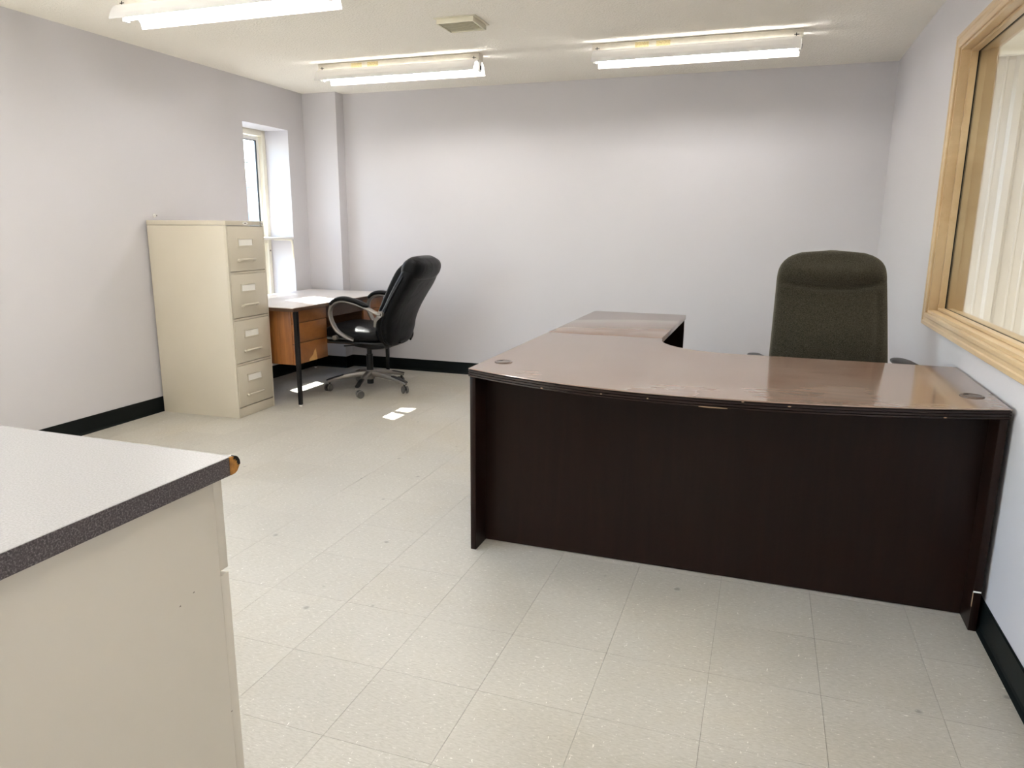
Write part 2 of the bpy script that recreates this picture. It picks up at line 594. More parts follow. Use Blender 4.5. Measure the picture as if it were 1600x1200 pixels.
def obj(name, bm, mat, parent=None, smooth=None, loc=None, rot=None, bev=0.0):
    if bev:
        bevel(bm, bev)
    bmesh.ops.recalc_face_normals(bm, faces=bm.faces[:])
    me = bpy.data.meshes.new(name)
    bm.to_mesh(me)
    bm.free()
    mats = mat if isinstance(mat, (list, tuple)) else [mat]
    for m in mats:
        me.materials.append(M_[m])
    o = bpy.data.objects.new(name, me)
    C.objects.link(o)
    if parent:
        o.parent = parent
    if loc:
        o.location = loc
    if rot:
        o.rotation_euler = rot
    if smooth is not None:
        for p in me.polygons:
            p.use_smooth = True
        if smooth < 3:
            me.set_sharp_from_angle(angle=smooth)
    return o


def bx(name, x0, x1, y0, y1, z0, z1, mat, parent=None, bev=0.0):
    bm = bmesh.new()
    box(bm, x0, x1, y0, y1, z0, z1)
    return obj(name, bm, mat, parent, bev=bev, smooth=0.6 if bev else None)


def tag(o, label, cat, group=None):
    o['label'] = label
    o['category'] = cat
    if group:
        o['group'] = group
    return o


def thing(name, label, cat, loc=(0, 0, 0), rotz=0.0, group=None):
    o = bpy.data.objects.new(name, None)
    o.empty_display_size = 0.1
    C.objects.link(o)
    o.location = loc
    o.rotation_euler = (0, 0, rotz)
    return tag(o, label, cat, group)


def st(o, label=None):
    o['kind'] = 'structure'
    if label:
        o['label'] = label
    return o


def st_empty(name, loc=(0, 0, 0), label=None):
    o = bpy.data.objects.new(name, None)
    C.objects.link(o)
    o.location = loc
    return st(o, label)


# ------------------------------------------------------------------ room shell
XL, XR, YB, YF, H = -3.746, 0.962, 5.322, -2.0, 2.417
WT = 0.33                    # outside wall thickness
# floor slab and its vinyl tiles
floor = st(bx('floor', XL, XR, YF, YB, -0.06, -0.003, 'slab'), 'beige speckled vinyl tile floor with scuffs and dark spots')
T = 0.3065
TX0, TY0 = -1.0895, 0.843
GAP = 0.00045


def in_view(p):
    d = Vector(p) - CAM_POS
    z = d.dot(fwd)
    if z < 0.05:
        return None
    return 800 + 1129.09 * d.dot(r2) / z, 600 - 1129.09 * d.dot(u2) / z, z


tiles = []
for i in range(-12, 10):
    for j in range(-16, 20):
        x0, x1 = TX0 + i * T, TX0 + (i + 1) * T
        y0, y1 = TY0 + j * T, TY0 + (j + 1) * T
        x0, x1, y0, y1 = max(x0, XL), min(x1, XR), max(y0, YF), min(y1, YB)
        if x1 - x0 < 0.01 or y1 - y0 < 0.01:
            continue
        q = in_view(((x0 + x1) / 2, (y0 + y1) / 2, 0))
        s = 0
        if q and -90 < q[0] < 1690 and 0 < q[1] < 1290:
            s = 1 / q[2] ** 3
            if q[0] < 330 and q[1] > 735 - 0 * q[0]:      # behind the counter
                s *= 0.01
            if 790 < q[0] < 1500 and 600 < q[1] < 820:      # behind the desk panel
                s *= 0.01
        tiles.append((s, x0, x1, y0, y1))
tiles.sort(key=lambda a: -a[0])
whole = None
rest = bmesh.new()
for k, (s, x0, x1, y0, y1) in enumerate(tiles):
    full = abs(x1 - x0 - T) < 1e-6 and abs(y1 - y0 - T) < 1e-6
    if s > 0 and k < 290:
        if full:
            if whole is None:
                bm = bmesh.new()
                h = T / 2 - GAP
                box(bm, -h, h, -h, h, -0.003, 0)
                whole = obj('tile', bm, 'tile', floor)
                o = whole
            else:
                o = whole.copy()
                C.objects.link(o)
                o.parent = floor
            o.location = ((x0 + x1) / 2, (y0 + y1) / 2, 0)
        else:
            bm = bmesh.new()
            box(bm, x0 + GAP, x1 - GAP, y0 + GAP, y1 - GAP, -0.003, 0)
            o = obj('tile', bm, 'tile', floor)
    else:
        box(rest, x0 + GAP, x1 - GAP, y0 + GAP, y1 - GAP, -0.003, 0)
o = obj('tile_field', rest, 'tile', floor)
o['kind'] = 'stuff'

st(bx('ceiling', XL - WT, XR + 0.15, YF - 0.12, YB + 0.12, H, H + 0.12, 'ceil'), 'cream textured ceiling')

# left wall with the window opening
WY0, WY1, WZ0, WZ1 = 4.392, 4.97, 0.45, 2.085
bm = bmesh.new()
GY0, GY1, GZ0, GZ1 = -1.85, 1.70, 0.60, 2.20      # wide unseen window further along, added for daylight
box(bm, XL - WT, XL, YF, GY0, 0, H)
box(bm, XL - WT, XL, GY0, GY1, 0, GZ0)
box(bm, XL - WT, XL, GY0, GY1, GZ1, H)
box(bm, XL - WT, XL, GY1, WY0, 0, H)
box(bm, XL - WT, XL, WY1, YB, 0, H)
box(bm, XL - WT, XL, WY0, WY1, 0, WZ0)
box(bm, XL - WT, XL, WY0, WY1, WZ1, H)
bmesh.ops.remove_doubles(bm, verts=bm.verts[:], dist=1e-5)
st(obj('wall_left', bm, 'wall'), 'pale lilac grey wall with the deep window recess')
st(bx('wall_back', XL - WT, XR + 0.15, YB, YB + 0.12, 0, H, 'wall'), 'long pale lilac grey end wall')
st(bx('wall_front', XL - WT, XR + 0.15, YF - 0.12, YF, 0, H, 'wall'))
# boxed column in the far left corner
COLX, COLY = -3.409, 5.2015
st(bx('wall_column', XL, COLX, COLY, YB, 0, H, 'wall'), 'boxed out pale column in the far left corner')

# right wall with the interior window
RY0, RY1, RZ0, RZ1 = 1.30, 3.40, 0.900, 2.085
bm = bmesh.new()
RT = 0.14
box(bm, XR, XR + RT, YF, RY0, 0, H)
box(bm, XR, XR + RT, RY1, YB, 0, H)
box(bm, XR, XR + RT, RY0, RY1, 0, RZ0)
box(bm, XR, XR + RT, RY0, RY1, RZ1, H)
bmesh.ops.remove_doubles(bm, verts=bm.verts[:], dist=1e-5)
st(obj('wall_right', bm, 'wall'), 'pale wall with the pine cased interior window')

# vinyl cove base
BH, BT = 0.105, 0.006


def cove(name, x0, y0, x1, y1, nx, ny):
    """black base strip along a wall line, with a small cove toe; n points into the room"""
    d = Vector((x1 - x0, y1 - y0, 0))
    nrm = Vector((nx, ny, 0))
    prof = [(0, 0.0), (BT + 0.010, 0.0), (BT + 0.008, 0.003), (BT + 0.002, 0.012), (BT, 0.022), (BT, BH - 0.003), (BT - 0.003, BH), (0, BH)]
    bm = bmesh.new()
    rings = []
    for p in (Vector((x0, y0, 0)), Vector((x1, y1, 0))):
        rings.append([p + nrm * a + Vector((0, 0, b)) for a, b in prof])
    loft(bm, rings)
    return st(obj(name, bm, 'bboard'), 'black vinyl wall base')


cove('baseboard_left', XL, YF, XL, COLY, 1, 0)
cove('baseboard_column', XL, COLY, COLX + BT, COLY, 0, -1)
cove('baseboard_column', COLX, COLY - BT, COLX, YB, 1, 0)
cove('baseboard_back', COLX, YB, XR, YB, 0, -1)
cove('baseboard_right', XR, YF, XR, YB, -1, 0)
cove('baseboard_front', XL, YF, XR, YF, 0, 1)

# window_1: the outside window in its deep recess
w1 = st_empty('window_1', (XL - WT, 0, 0), 'narrow cream framed outside window, washed out by daylight')
fx0, fx1 = 0.035, 0.095        # frame depth range from the outer face
bm = bmesh.new()
fw = 0.045
for a in ((WY0, WY0 + fw, WZ0, WZ1), (WY1 - fw, WY1, WZ0, WZ1), (WY0 + fw, WY1 - fw, WZ0, WZ0 + fw), (WY0 + fw, WY1 - fw, WZ1 - fw, WZ1)):
    box(bm, fx0, fx1, *a)
obj('window_frame', bm, 'cream', w1, bev=0.003, smooth=0.6)
sw = 0.035
MIDZ = 1.15
for nm, za, zb in (('sash', MIDZ + 0.02, WZ1 - fw - 0.004), ('sash', WZ0 + fw + 0.004, MIDZ - 0.02)):
    bm = bmesh.new()
    ya, yb = WY0 + fw + 0.004, WY1 - fw - 0.004
    for a in ((ya, ya + sw, za, zb), (yb - sw, yb, za, zb), (ya + sw, yb - sw, za, za + sw), (ya + sw, yb - sw, zb - sw, zb)):
        box(bm, 0.030, 0.062, *a)
    so = obj(nm, bm, 'white', w1, bev=0.002, smooth=0.6)
    bm = bmesh.new()
    for a in ((ya + sw, ya + sw + 0.006, za + sw, zb - sw), (yb - sw - 0.006, yb - sw, za + sw, zb - sw), (ya + sw, yb - sw, zb - sw - 0.006, zb - sw)):
        box(bm, 0.050, 0.0635, *a)
    obj('gasket', bm, 'black_plastic', so)
    g = bx('pane', 0.043, 0.047, ya + sw - 0.004, yb - sw + 0.004, za + sw - 0.004, zb - sw + 0.004, 'glass', so)
bx('mullion', 0.040, 0.088, WY0 + fw, WY1 - fw, MIDZ - 0.019, MIDZ + 0.019, 'cream', w1, bev=0.003)
bm = bmesh.new()
lathe(bm, [(0.0, 0.0), (0.007, 0.0), (0.007, 0.003), (0.0, 0.004)], (fx1, WY1 - 0.022, 1.07), 'x', 12)
obj('screw', bm, 'pole', w1)

# window_added: assumed window in the same wall, added out of frame for more daylight
w3 = st_empty('window_added', (XL - WT, 0, 0), 'added wide cream framed outside window, out of frame, for more daylight')
gm = (GY0 + GY1) / 2
for a in ((GY0, GY0 + 0.05, GZ0, GZ1), (GY1 - 0.05, GY1, GZ0, GZ1), (gm - 0.03, gm + 0.03, GZ0 + 0.05, GZ1 - 0.05), (GY0 + 0.05, GY1 - 0.05, GZ0, GZ0 + 0.05), (GY0 + 0.05, GY1 - 0.05, GZ1 - 0.05, GZ1)):
    bx('window_frame', 0.035, 0.095, *a, 'cream', w3, bev=0.003)
for a in ((GY0 + 0.05, gm - 0.03), (gm + 0.03, GY1 - 0.05)):
    bx('pane', 0.063, 0.067, a[0], a[1], GZ0 + 0.05, GZ1 - 0.05, 'glass', w3)

# window_2: pine-cased fixed window to the hall
w2 = st_empty('window_2', (XR, 0, 0), 'pine cased interior window looking into the warehouse')
CW = 0.060                     # casing width


def casing(name, along, a0, a1, b_in, b_out, mat='pine'):
    """stepped pine casing; profile from inner edge to outer edge, thickness towards the room (-x); mitred ends"""
    prof = [(0.0, 0.0), (0.0, -0.012), (0.10, -0.0155), (0.30, -0.0155), (0.42, -0.0125), (0.62, -0.0125), (0.70, -0.0165), (0.95, -0.0165), (1.0, -0.013), (1.0, 0.0)]
    bm = bmesh.new()
    rings = []
    s = 1 if b_out > b_in else -1
    for end, sg in ((a0, -1), (a1, 1)):
        rr = []
        for f, x in prof:
            b = b_in + (b_out - b_in) * f
            a = end + sg * CW * f
            rr.append(Vector((x, a, b)) if along == 'y' else Vector((x, b, a)))
        rings.append(rr)
    loft(bm, rings)
    return obj(name, bm, mat, w2)


casing('casing', 'y', RY0, RY1, RZ0, RZ0 - CW)
casing('casing', 'y', RY0, RY1, RZ1, RZ1 + CW)
casing('casing', 'z', RZ0, RZ1, RY1, RY1 + CW)
casing('casing', 'z', RZ0, RZ1, RY0, RY0 - CW)
JT = 0.012
for a in ((RY0, RY0 + JT, RZ0, RZ1), (RY1 - JT, RY1, RZ0, RZ1), (RY0 + JT, RY1 - JT, RZ0, RZ0 + JT), (RY0 + JT, RY1 - JT, RZ1 - JT, RZ1)):
    bx('jamb', -0.004, RT + 0.004, *a, 'pine', w2)
SB = 0.012
ya, yb, za, zb = RY0 + JT, RY1 - JT, RZ0 + JT, RZ1 - JT
for x0, x1 in ((0.034, 0.062), (0.072, 0.098)):
    for a in ((ya, ya + SB, za, zb), (yb - SB, yb, za, zb), (ya + SB, yb - SB, za, za + SB), (ya + SB, yb - SB, zb - SB, zb)):
        bx('glazing_stop', x0, x1, *a, 'pine', w2, bev=0.0015)
bx('pane', 0.0645, 0.0695, ya, yb, za, zb, 'glass', w2)
bm = bmesh.new()
for a in ((ya, ya + SB - 0.001, za, zb), (yb - SB + 0.001, yb, za, zb), (ya + SB, yb - SB, za, za + SB - 0.001), (ya + SB, yb - SB, zb - SB + 0.001, zb)):
    box(bm, 0.0622, 0.0718, *a)
obj('glazing_gap', bm, 'dark_hole', w2)

# ------------------------------------------------------------------ warehouse beyond the interior window
HX0, HX1, HY0, HY1, HZ = XR + RT, 6.5, -1.9, 6.5, 4.2
st(bx('floor_warehouse', HX0, HX1, HY0, HY1, -0.06, 0, 'concrete'))
st(bx('ceiling_warehouse', HX0 - 0.05, HX1 + 0.1, HY0 - 0.1, HY1 + 0.1, HZ, HZ + 0.1, 'hall_white'))
st(bx('wall_warehouse', HX0 - 0.05, HX1 + 0.1, HY1, HY1 + 0.1, 0, HZ, 'hall_white'), 'upper warehouse wall seen through the glass')
wh = bpy.data.objects['wall_warehouse']
st(bx('wall_warehouse_side', HX1, HX1 + 0.1, HY0, HY1, 0, HZ, 'metal_wall'))
st(bx('wall_warehouse_front', HX0 - 0.05, HX1 + 0.1, HY0 - 0.1, HY0, 0, HZ, 'metal_wall'))
st(bx('wall_warehouse_near', HX0 - 0.02, HX0, HY0, HY1, H + 0.12, HZ, 'hall_white'))
PZ = 2.63
pw = 0.92
for k in range(5):
    x0 = HX0 + 0.02 + k * (pw + 0.002)
    prof = [(x0, HY1)]
    u = 0.0
    # pan, minor ribs and a broad major rib in each third
    for c in range(3):
        b = x0 + c * pw / 3
        for du, dz in ((0.0, 0.004), (0.060, 0.004), (0.066, 0.010), (0.078, 0.010), (0.084, 0.004), (0.135, 0.004), (0.141, 0.010), (0.153, 0.010), (0.159, 0.004), (0.205, 0.004), (0.226, 0.036), (0.276, 0.036), (0.297, 0.004)):
            prof.append((b + du, HY1 - dz))
    prof.append((x0 + pw, HY1 - 0.004))
    prof.append((x0 + pw, HY1))
    bm = bmesh.new()
    prism(bm, prof, 'z', 0.02, PZ)
    obj('panel', bm, 'metal_wall', wh)
bx('ledge', HX0, HX1, HY1 - 0.06, HY1, PZ, PZ + 0.03, 'hall_white', wh)
hl = bpy.data.lights.new('warehouse_fill', 'AREA')  # unseen area light, added so the warehouse looks lit through the glass
hl.shape = 'RECTANGLE'
hl.size, hl.size_y = 2.6, 4.0
hl.energy = HALL
hl.color = (1.0, 0.95, 0.86)
hlo = bpy.data.objects.new('warehouse_fill', hl)
C.objects.link(hlo)
hlo.location = (3.9, 3.4, HZ - 0.06)

# ------------------------------------------------------------------ outside the left window
bm = bmesh.new()
box(bm, -60, XL - WT - 0.001, -40, 40, -0.4, -0.3)
st(obj('ground_outside', bm, 'asphalt'), 'bright paved yard outside the window')
b1 = thing('building', 'pale low building across the yard, seen through the outside window', 'building', (-26, 22, -0.3))
bx('facade', -6, 0, -6, 14, 0, 3.6, 'far_wall', b1)
bx('roof', -6.3, 0.3, -6.3, 14.3, 3.6, 3.8, 'white', b1)
for k in range(5):
    fr = bx('window_frame', 0, 0.04, -4 + k * 3.4, -2.4 + k * 3.4, 1.0, 2.4, 'white', b1)
    bx('pane', 0.04, 0.05, -3.9 + k * 3.4, -2.5 + k * 3.4, 1.1, 2.3, 'far_win', fr)
pl = thing('utility_pole', 'timber utility pole beside the yard outside the window', 'pole', (-20, 13.0, -0.3))
bm = bmesh.new()
tube(bm, [(0, 0, 0), (0, 0, 8)], [0.14, 0.10], 12)
obj('shaft', bm, 'pole', pl, smooth=0.6)
bx('crossarm', -0.05, 0.05, -0.9, 0.9, 4.9, 5.02, 'pole', pl)
for k, z in enumerate((3.1, 3.85)):
    bm = bmesh.new()
    pts = [(-19.8, -4 + 34 * q / 16, z + 0.5 * ((q / 8 - 1) ** 2) - 0.3) for q in range(17)]
    tube(bm, pts, 0.022, 6)
    tag(obj('overhead_cable', bm, 'wire'), ('lower', 'upper')[k] + ' thin dark cable crossing the sky outside the window', 'cable', 'overhead cables outside')

# ------------------------------------------------------------------ ceiling lights
def ceiling_light(x0, yc, label, group='fluorescent strip lights', open_end=False):
    t = thing('ceiling_light', label, 'light', (x0, yc, H), 0, group)
    L = 1.24
    cw, cd = 0.036, 0.046
    bx('channel', 0, L, -cw, cw, -cd, -0.002, 'channel', t, bev=0.0025)
    ri = 0.012
    # two reflector wings, slotted away from the channel so some light escapes upwards
    for s in (-1, 1):
        prof = [(0.056, -0.0455), (0.066, -0.050), (0.082, -0.066), (0.100, -0.096), (0.108, -0.122), (0.105, -0.1225), (0.097, -0.098), (0.079, -0.069), (0.064, -0.053), (0.056, -0.0485)]
        bm = bmesh.new()
        prism(bm, [(s * a, b) for a, b in prof], 'x', 0.012, L - 0.012)
        obj('reflector', bm, 'hood', t)
    bx('ballast_cover', 0.012, L - 0.012, -0.030, 0.030, -0.056, -cd, 'hood', t)
    bm = bmesh.new()
    tube(bm, [(0.03, 0, -0.088), (L - 0.03, 0, -0.088)], 0.0165, 14)
    obj('tube', bm, 'tube', t, smooth=0.6)
    for xs in (0.004, L - 0.022):
        s = bx('lamp_socket', xs, xs + 0.018, -0.016, 0.016, -0.112, -cd, 'white', t, bev=0.002)
        for dy in (-0.006, 0.006):
            pin = bx('pin', xs - 0.002 if xs < 0.1 else xs + 0.018, xs if xs < 0.1 else xs + 0.021, dy - 0.0025, dy + 0.0025, -0.104, -0.078, 'black_plastic', s)
    for e, xs in ((0, 0.02), (1, L - 0.05)):
        bm = bmesh.new()
        box(bm, xs, xs + 0.028, -cw - 0.001, -cw, -0.034, -0.030)
        box(bm, xs + 0.010, xs + 0.015, -cw - 0.001, -cw, -0.040, -0.022)
        obj('slot', bm, 'dark_hole', t)
    for xs in (0.27, 0.40):
        bx('sticker', xs, xs + 0.085, -cw - 0.0008, -cw, -0.040, -0.010, 'sticker', t)
    # slight gap shadow above the channel comes from the 2 mm hang
    return t


ceiling_light(-2.93, 4.268, 'fluorescent strip light near the far left corner, by the boxed column', 'fluorescent strip lights')
ceiling_light(-0.93, 4.278, 'fluorescent strip light above the dark bow front desk', 'fluorescent strip lights')
ceiling_light(-3.02, 2.62, 'fluorescent strip light nearest the camera, cut by the top of the picture', 'fluorescent strip lights')
# assumed strip lights, added out of frame to brighten the room
ceiling_light(-0.93, 1.0, 'added fluorescent strip light out of frame over the open floor')
ceiling_light(-3.02, 0.9, 'added fluorescent strip light out of frame over the left of the counter')
ceiling_light(-0.93, -0.75, 'added fluorescent strip light out of frame behind the camera')
ceiling_light(-3.02, -0.75, 'added fluorescent strip light out of frame over the back of the counter')

# ceiling vent
v = thing('ceiling_vent', 'small square ivory louvred vent on the ceiling between the lights', 'vent', (-1.515, 3.525, H))
bx('flange', -0.125, 0.125, -0.110, 0.110, -0.005, -0.001, 'vent', v, bev=0.0015)
bm = bmesh.new()
for a in ((-0.11, 0.11, -0.10, -0.092), (-0.11, 0.11, 0.092, 0.10), (-0.11, -0.102, -0.092, 0.092), (0.102, 0.11, -0.092, 0.092)):
    box(bm, *a, -0.032, -0.005)
obj('housing', bm, 'vent', v, bev=0.0015, smooth=0.6)
bx('back_plate', -0.102, 0.102, -0.092, 0.092, -0.010, -0.005, 'vent_dark', v)
for k in range(9):
    y = -0.082 + k * 0.0205
    bm = bmesh.new()
    # curved slat, tilted
    top = []
    for q in range(9):
        x = -0.102 + 0.204 * q / 8
        dy = 0.010 * math.sin(PI * q / 8)
        top.append((x, y + dy))
    R = []
    for x, yy in top:
        R.append([Vector((x, yy - 0.008, -0.030)), Vector((x, yy + 0.009, -0.022)), Vector((x, yy + 0.009, -0.0195)), Vector((x, yy - 0.008, -0.0275))])
    loft(bm, R)
    obj('slat', bm, 'vent', v)

# ------------------------------------------------------------------ window shelf and wall plug
s = thing('window_shelf', 'narrow white shelf across the window recess, on a cream bracket', 'shelf', (XL, 0, 1.172))
bx('board', -0.232, 0.004, WY0 + 0.001, WY1 - 0.001, 0, 0.018, 'white', s, bev=0.002)
bm = bmesh.new()
tube(bm, catmull([(-0.06, WY1 - 0.006, -0.004), (-0.022, WY1 - 0.006, -0.012), (-0.012, WY1 - 0.006, -0.05), (-0.010, WY1 - 0.006, -0.165)], 5), 0.009, 8, 0.004, (0, 0, 1) if False else None)
obj('bracket', bm, 'cream', s, smooth=0.8)
bm = bmesh.new()
tube(bm, [(-0.20, WY1 - 0.008, -0.006), (-0.03, WY1 - 0.008, -0.006)], 0.006, 8)
obj('bracket_arm', bm, 'cream', s, smooth=0.8)
wp = thing('wall_plug', 'tiny white plastic hook on the wall just above the putty file cabinet', 'hook', (XL, 3.425, 1.348))
bm = bmesh.new()
lathe(bm, [(0.0, 0.0), (0.012, 0.0), (0.013, 0.004), (0.008, 0.010), (0.006, 0.022), (0.0, 0.023)], (0, 0, 0), 'x', 12)
obj('body', bm, 'white', wp, smooth=0.7)
bx('slot', 0.0225, 0.024, -0.003, 0.002, -0.006, 0.004, 'dark_hole', wp)

# ------------------------------------------------------------------ file cabinet (local: front faces +y after turning, built facing +x)
fc = thing('file_cabinet', 'tall putty four drawer steel file cabinet against the left wall', 'cabinet', (-3.096, 3.349, 0), math.radians(1.7856))
FW, FD, FH = 0.394, 0.628, 1.316
bm = bmesh.new()
box(bm, -FD, -0.018, 0, FW, 0.0, FH - 0.032)
obj('body', bm, 'putty', fc, bev=0.003, smooth=0.6)
bx('top_cap', -FD, 0.0, -0.001, FW + 0.001, FH - 0.0305, FH, 'putty', fc, bev=0.003)
bm = bmesh.new()
box(bm, -0.018, 0, 0, 0.012, 0.0, FH - 0.032)
box(bm, -0.018, 0, FW - 0.012, FW, 0.0, FH - 0.032)
obj('stile', bm, 'putty', fc)
bx('plinth', -0.018, -0.001, 0.012, FW - 0.012, 0.0, 0.066, 'putty', fc, bev=0.002)
zz = [0.068, 0.371, 0.676, 0.984, 1.284]
for k in range(4):
    z0, z1 = zz[k] + 0.004, zz[k + 1] - 0.004
    y0, y1 = 0.014, FW - 0.014
    d = bx('drawer', -0.016, 0.002, y0, y1, z0, z1 - (0.012 if k < 3 else 0), 'putty', fc, bev=0.003)
    if k < 3:
        bx('rail', -0.018, -0.001, 0.012, FW - 0.012, z1 - 0.009, z1 + 0.004, 'putty', fc)
    yc = FW / 2 - 0.012
    zl = z1 - 0.105
    # label holder: raised frame round a card
    bm = bmesh.new()
    lw, lh, lf = 0.078, 0.028, 0.008
    for a in ((yc - lw, yc + lw, zl + lh - lf, zl + lh), (yc - lw, yc + lw, zl - lh, zl - lh + lf), (yc - lw, yc - lw + lf, zl - lh + lf, zl + lh - lf), (yc + lw - lf, yc + lw, zl - lh + lf, zl + lh - lf)):
        box(bm, 0.002, 0.007, *a)
    obj('label_holder', bm, 'putty', d, bev=0.0012, smooth=0.6)
    bx('label_card', 0.002, 0.0042, yc - lw + lf, yc + lw - lf, zl - lh + lf, zl + lh - lf, 'card', d)
    # bail handle
    zh = z1 - 0.218
    bm = bmesh.new()
    hw = 0.075
    P = catmull([(0.002, yc - hw + 0.008, zh - 0.008), (0.018, yc - hw + 0.002, zh), (0.028, yc - hw + 0.018, zh + 0.002), (0.030, yc, zh + 0.002), (0.028, yc + hw - 0.018, zh + 0.002), (0.018, yc + hw - 0.002, zh), (0.002, yc + hw - 0.008, zh - 0.008)], 5)
    tube(bm, P, 0.0075, 8, 0.0055, (0, 0, 1))
    obj('handle', bm, 'putty', d, smooth=0.8)
    bm = bmesh.new()
    lathe(bm, [(0.0, 0), (0.010, 0), (0.010, 0.010), (0.007, 0.014), (0.0, 0.014)], (0.002, yc - hw - 0.008, zh - 0.004), 'x', 12)
    obj('thumb_latch', bm, 'putty', d, smooth=0.6)
bm = bmesh.new()
zc = FH - 0.016
rg = ring((0.0, FW / 2, zc), (0, 0.027, 0), (0, 0, 0.0095), 20)
rg2 = [p + Vector((0.002, 0, 0)) for p in rg]
loft(bm, [rg, rg2])
bd = obj('badge', bm, 'card', fc)
bx('badge_mark', 0.002, 0.0026, FW / 2 - 0.011, FW / 2 + 0.011, zc - 0.003, zc + 0.003, 'pole', fc)
bm = bmesh.new()
lathe(bm, [(0, 0), (0.009, 0), (0.009, 0.008), (0.007, 0.010), (0, 0.010)], (0.0, FW - 0.03, zc), 'x', 14)
lk = obj('lock', bm, 'chrome', fc, smooth=0.6)
bx('keyhole', 0.0101, 0.0106, FW - 0.031, FW - 0.029, zc - 0.005, zc + 0.005, 'dark_hole', lk)

# ------------------------------------------------------------------ walnut writing desk under the window
WH, WL, WD = 0.7214, 1.405, 0.815
wd = thing('writing_desk', 'old walnut pedestal desk with pale top in the far left corner', 'desk', (-2.9125, 3.756, 0), 0.0)
bm = bmesh.new()
box(bm, -WD, 0, 0, WL, WH - 0.006, WH)
obj('desktop', bm, 'pale_top', wd)
bx('top_edge', -WD, -0.0005, 0.0005, WL - 0.0005, WH - 0.030, WH - 0.006, 'walnut_d', wd)
PX0, PX1, PY0, PY1, PZ0, PZ1 = -0.50, -0.058, 0.046, 0.462, 0.300, WH - 0.030
pd = bx('pedestal', PX0, PX1, PY0, PY1, PZ0, PZ1, 'walnut_v', wd, bev=0.0015)
dz = [PZ0, 0.452, 0.600, PZ1]
for k in range(3):
    d = bx('drawer', PX1 + 0.0005, PX1 + 0.020, PY0 + 0.001, PY1 - 0.001, dz[k] + (0.0015 if k else 0), dz[k + 1] - 0.0025, 'walnut', wd, bev=0.0015)
    if k == 0:
        # missing veneer at the lower edge
        bm = bmesh.new()
        pts = [(0.213, 0.302), (0.222, 0.322), (0.262, 0.340), (0.285, 0.372), (0.305, 0.385), (0.312, 0.340), (0.318, 0.302)]
        prism(bm, pts, 'x', PX1 + 0.020, PX1 + 0.0207)
        o = obj('bare_patch', bm, 'blond', d)
        o['label'] = 'pale patch of missing veneer'
QY0, QY1 = WL - 0.392, WL - 0.046            # second pedestal, far end of the kneehole
bx('pedestal', PX0, PX1, QY0, QY1, PZ0, PZ1, 'walnut_d', wd, bev=0.0015)  # darker walnut than the near pedestal: kneehole shade put into the colour
for k in range(3):
    bx('drawer', PX1 + 0.0005, PX1 + 0.020, QY0 + 0.001, QY1 - 0.001, dz[k] + (0.0015 if k else 0), dz[k + 1] - 0.0025, 'walnut', wd, bev=0.0015)
bx('apron', -0.060, -0.040, PY1 + 0.004, QY0 - 0.004, 0.600, WH - 0.030, 'walnut_d', wd)
bx('modesty_panel', -0.585, -0.567, PY0, QY1, 0.300, WH - 0.030, 'espresso', wd)
for lx in (0.003, -WD + 0.06):
    for ly in (0.040, WL - 0.055):
        bm = bmesh.new()
        # square tube that tapers a little, with a small glide
        loft(bm, [[Vector((lx + a * 0.0115 - 0.012, ly + b * 0.0115, 0.012)) for a, b in ((-1, -1), (1, -1), (1, 1), (-1, 1))],
                  [Vector((lx + a * 0.0135 - 0.012, ly + b * 0.0135, 0.30)) for a, b in ((-1, -1), (1, -1), (1, 1), (-1, 1))],
                  [Vector((lx + a * 0.0135 - 0.012, ly + b * 0.0135, WH - 0.030)) for a, b in ((-1, -1), (1, -1), (1, 1), (-1, 1))]])
        lg = obj('leg', bm, 'black_metal', wd)
        bm = bmesh.new()
        lathe(bm, [(0, 0), (0.011, 0), (0.009, 0.012), (0, 0.012)], (lx - 0.012, ly, 0), 'z', 12)
        obj('glide', bm, 'card', lg)

# ------------------------------------------------------------------ executive bow-front desk
DX, DY, DROT, DH = -0.8503, 1.9942, math.radians(-0.4237), 0.753
DW = 1.800
ed = thing('bow_front_desk', 'large dark mahogany bow front executive desk by the right wall', 'desk', (DX, DY, 0), DROT)
TT = 0.034


def front_y(x):
    c = 0.80
    q = (x - c) / (c if x < c else DW - c)
    return -0.183 * (1 - q * q)


out = []
for i in range(41):
    x = DW * i / 40
    out.append((x, front_y(x)))
out.append((DW, 0.735))
out.append((0.95, 0.727))
for i in range(1, 14):
    a = PI / 2 * i / 14
    out.append((0.95 - 0.355 * math.sin(a), 1.05 - 0.323 * math.cos(a)))
out.append((0.592, 1.062))
out.append((0.0, 1.062))


def offset(poly, d):
    n = len(poly)
    res = []
    for i in range(n):
        p0, p1, p2 = (Vector((*poly[(i + k) % n], 0)) for k in (-1, 0, 1))
        e1 = (p1 - p0).normalized()
        e2 = (p2 - p1).normalized()
        n1 = Vector((-e1.y, e1.x, 0))
        n2 = Vector((-e2.y, e2.x, 0))
        m = (n1 + n2)
        m = m / max(m.dot(n1), 0.3)
        res.append(p1 + m * d)
    return res


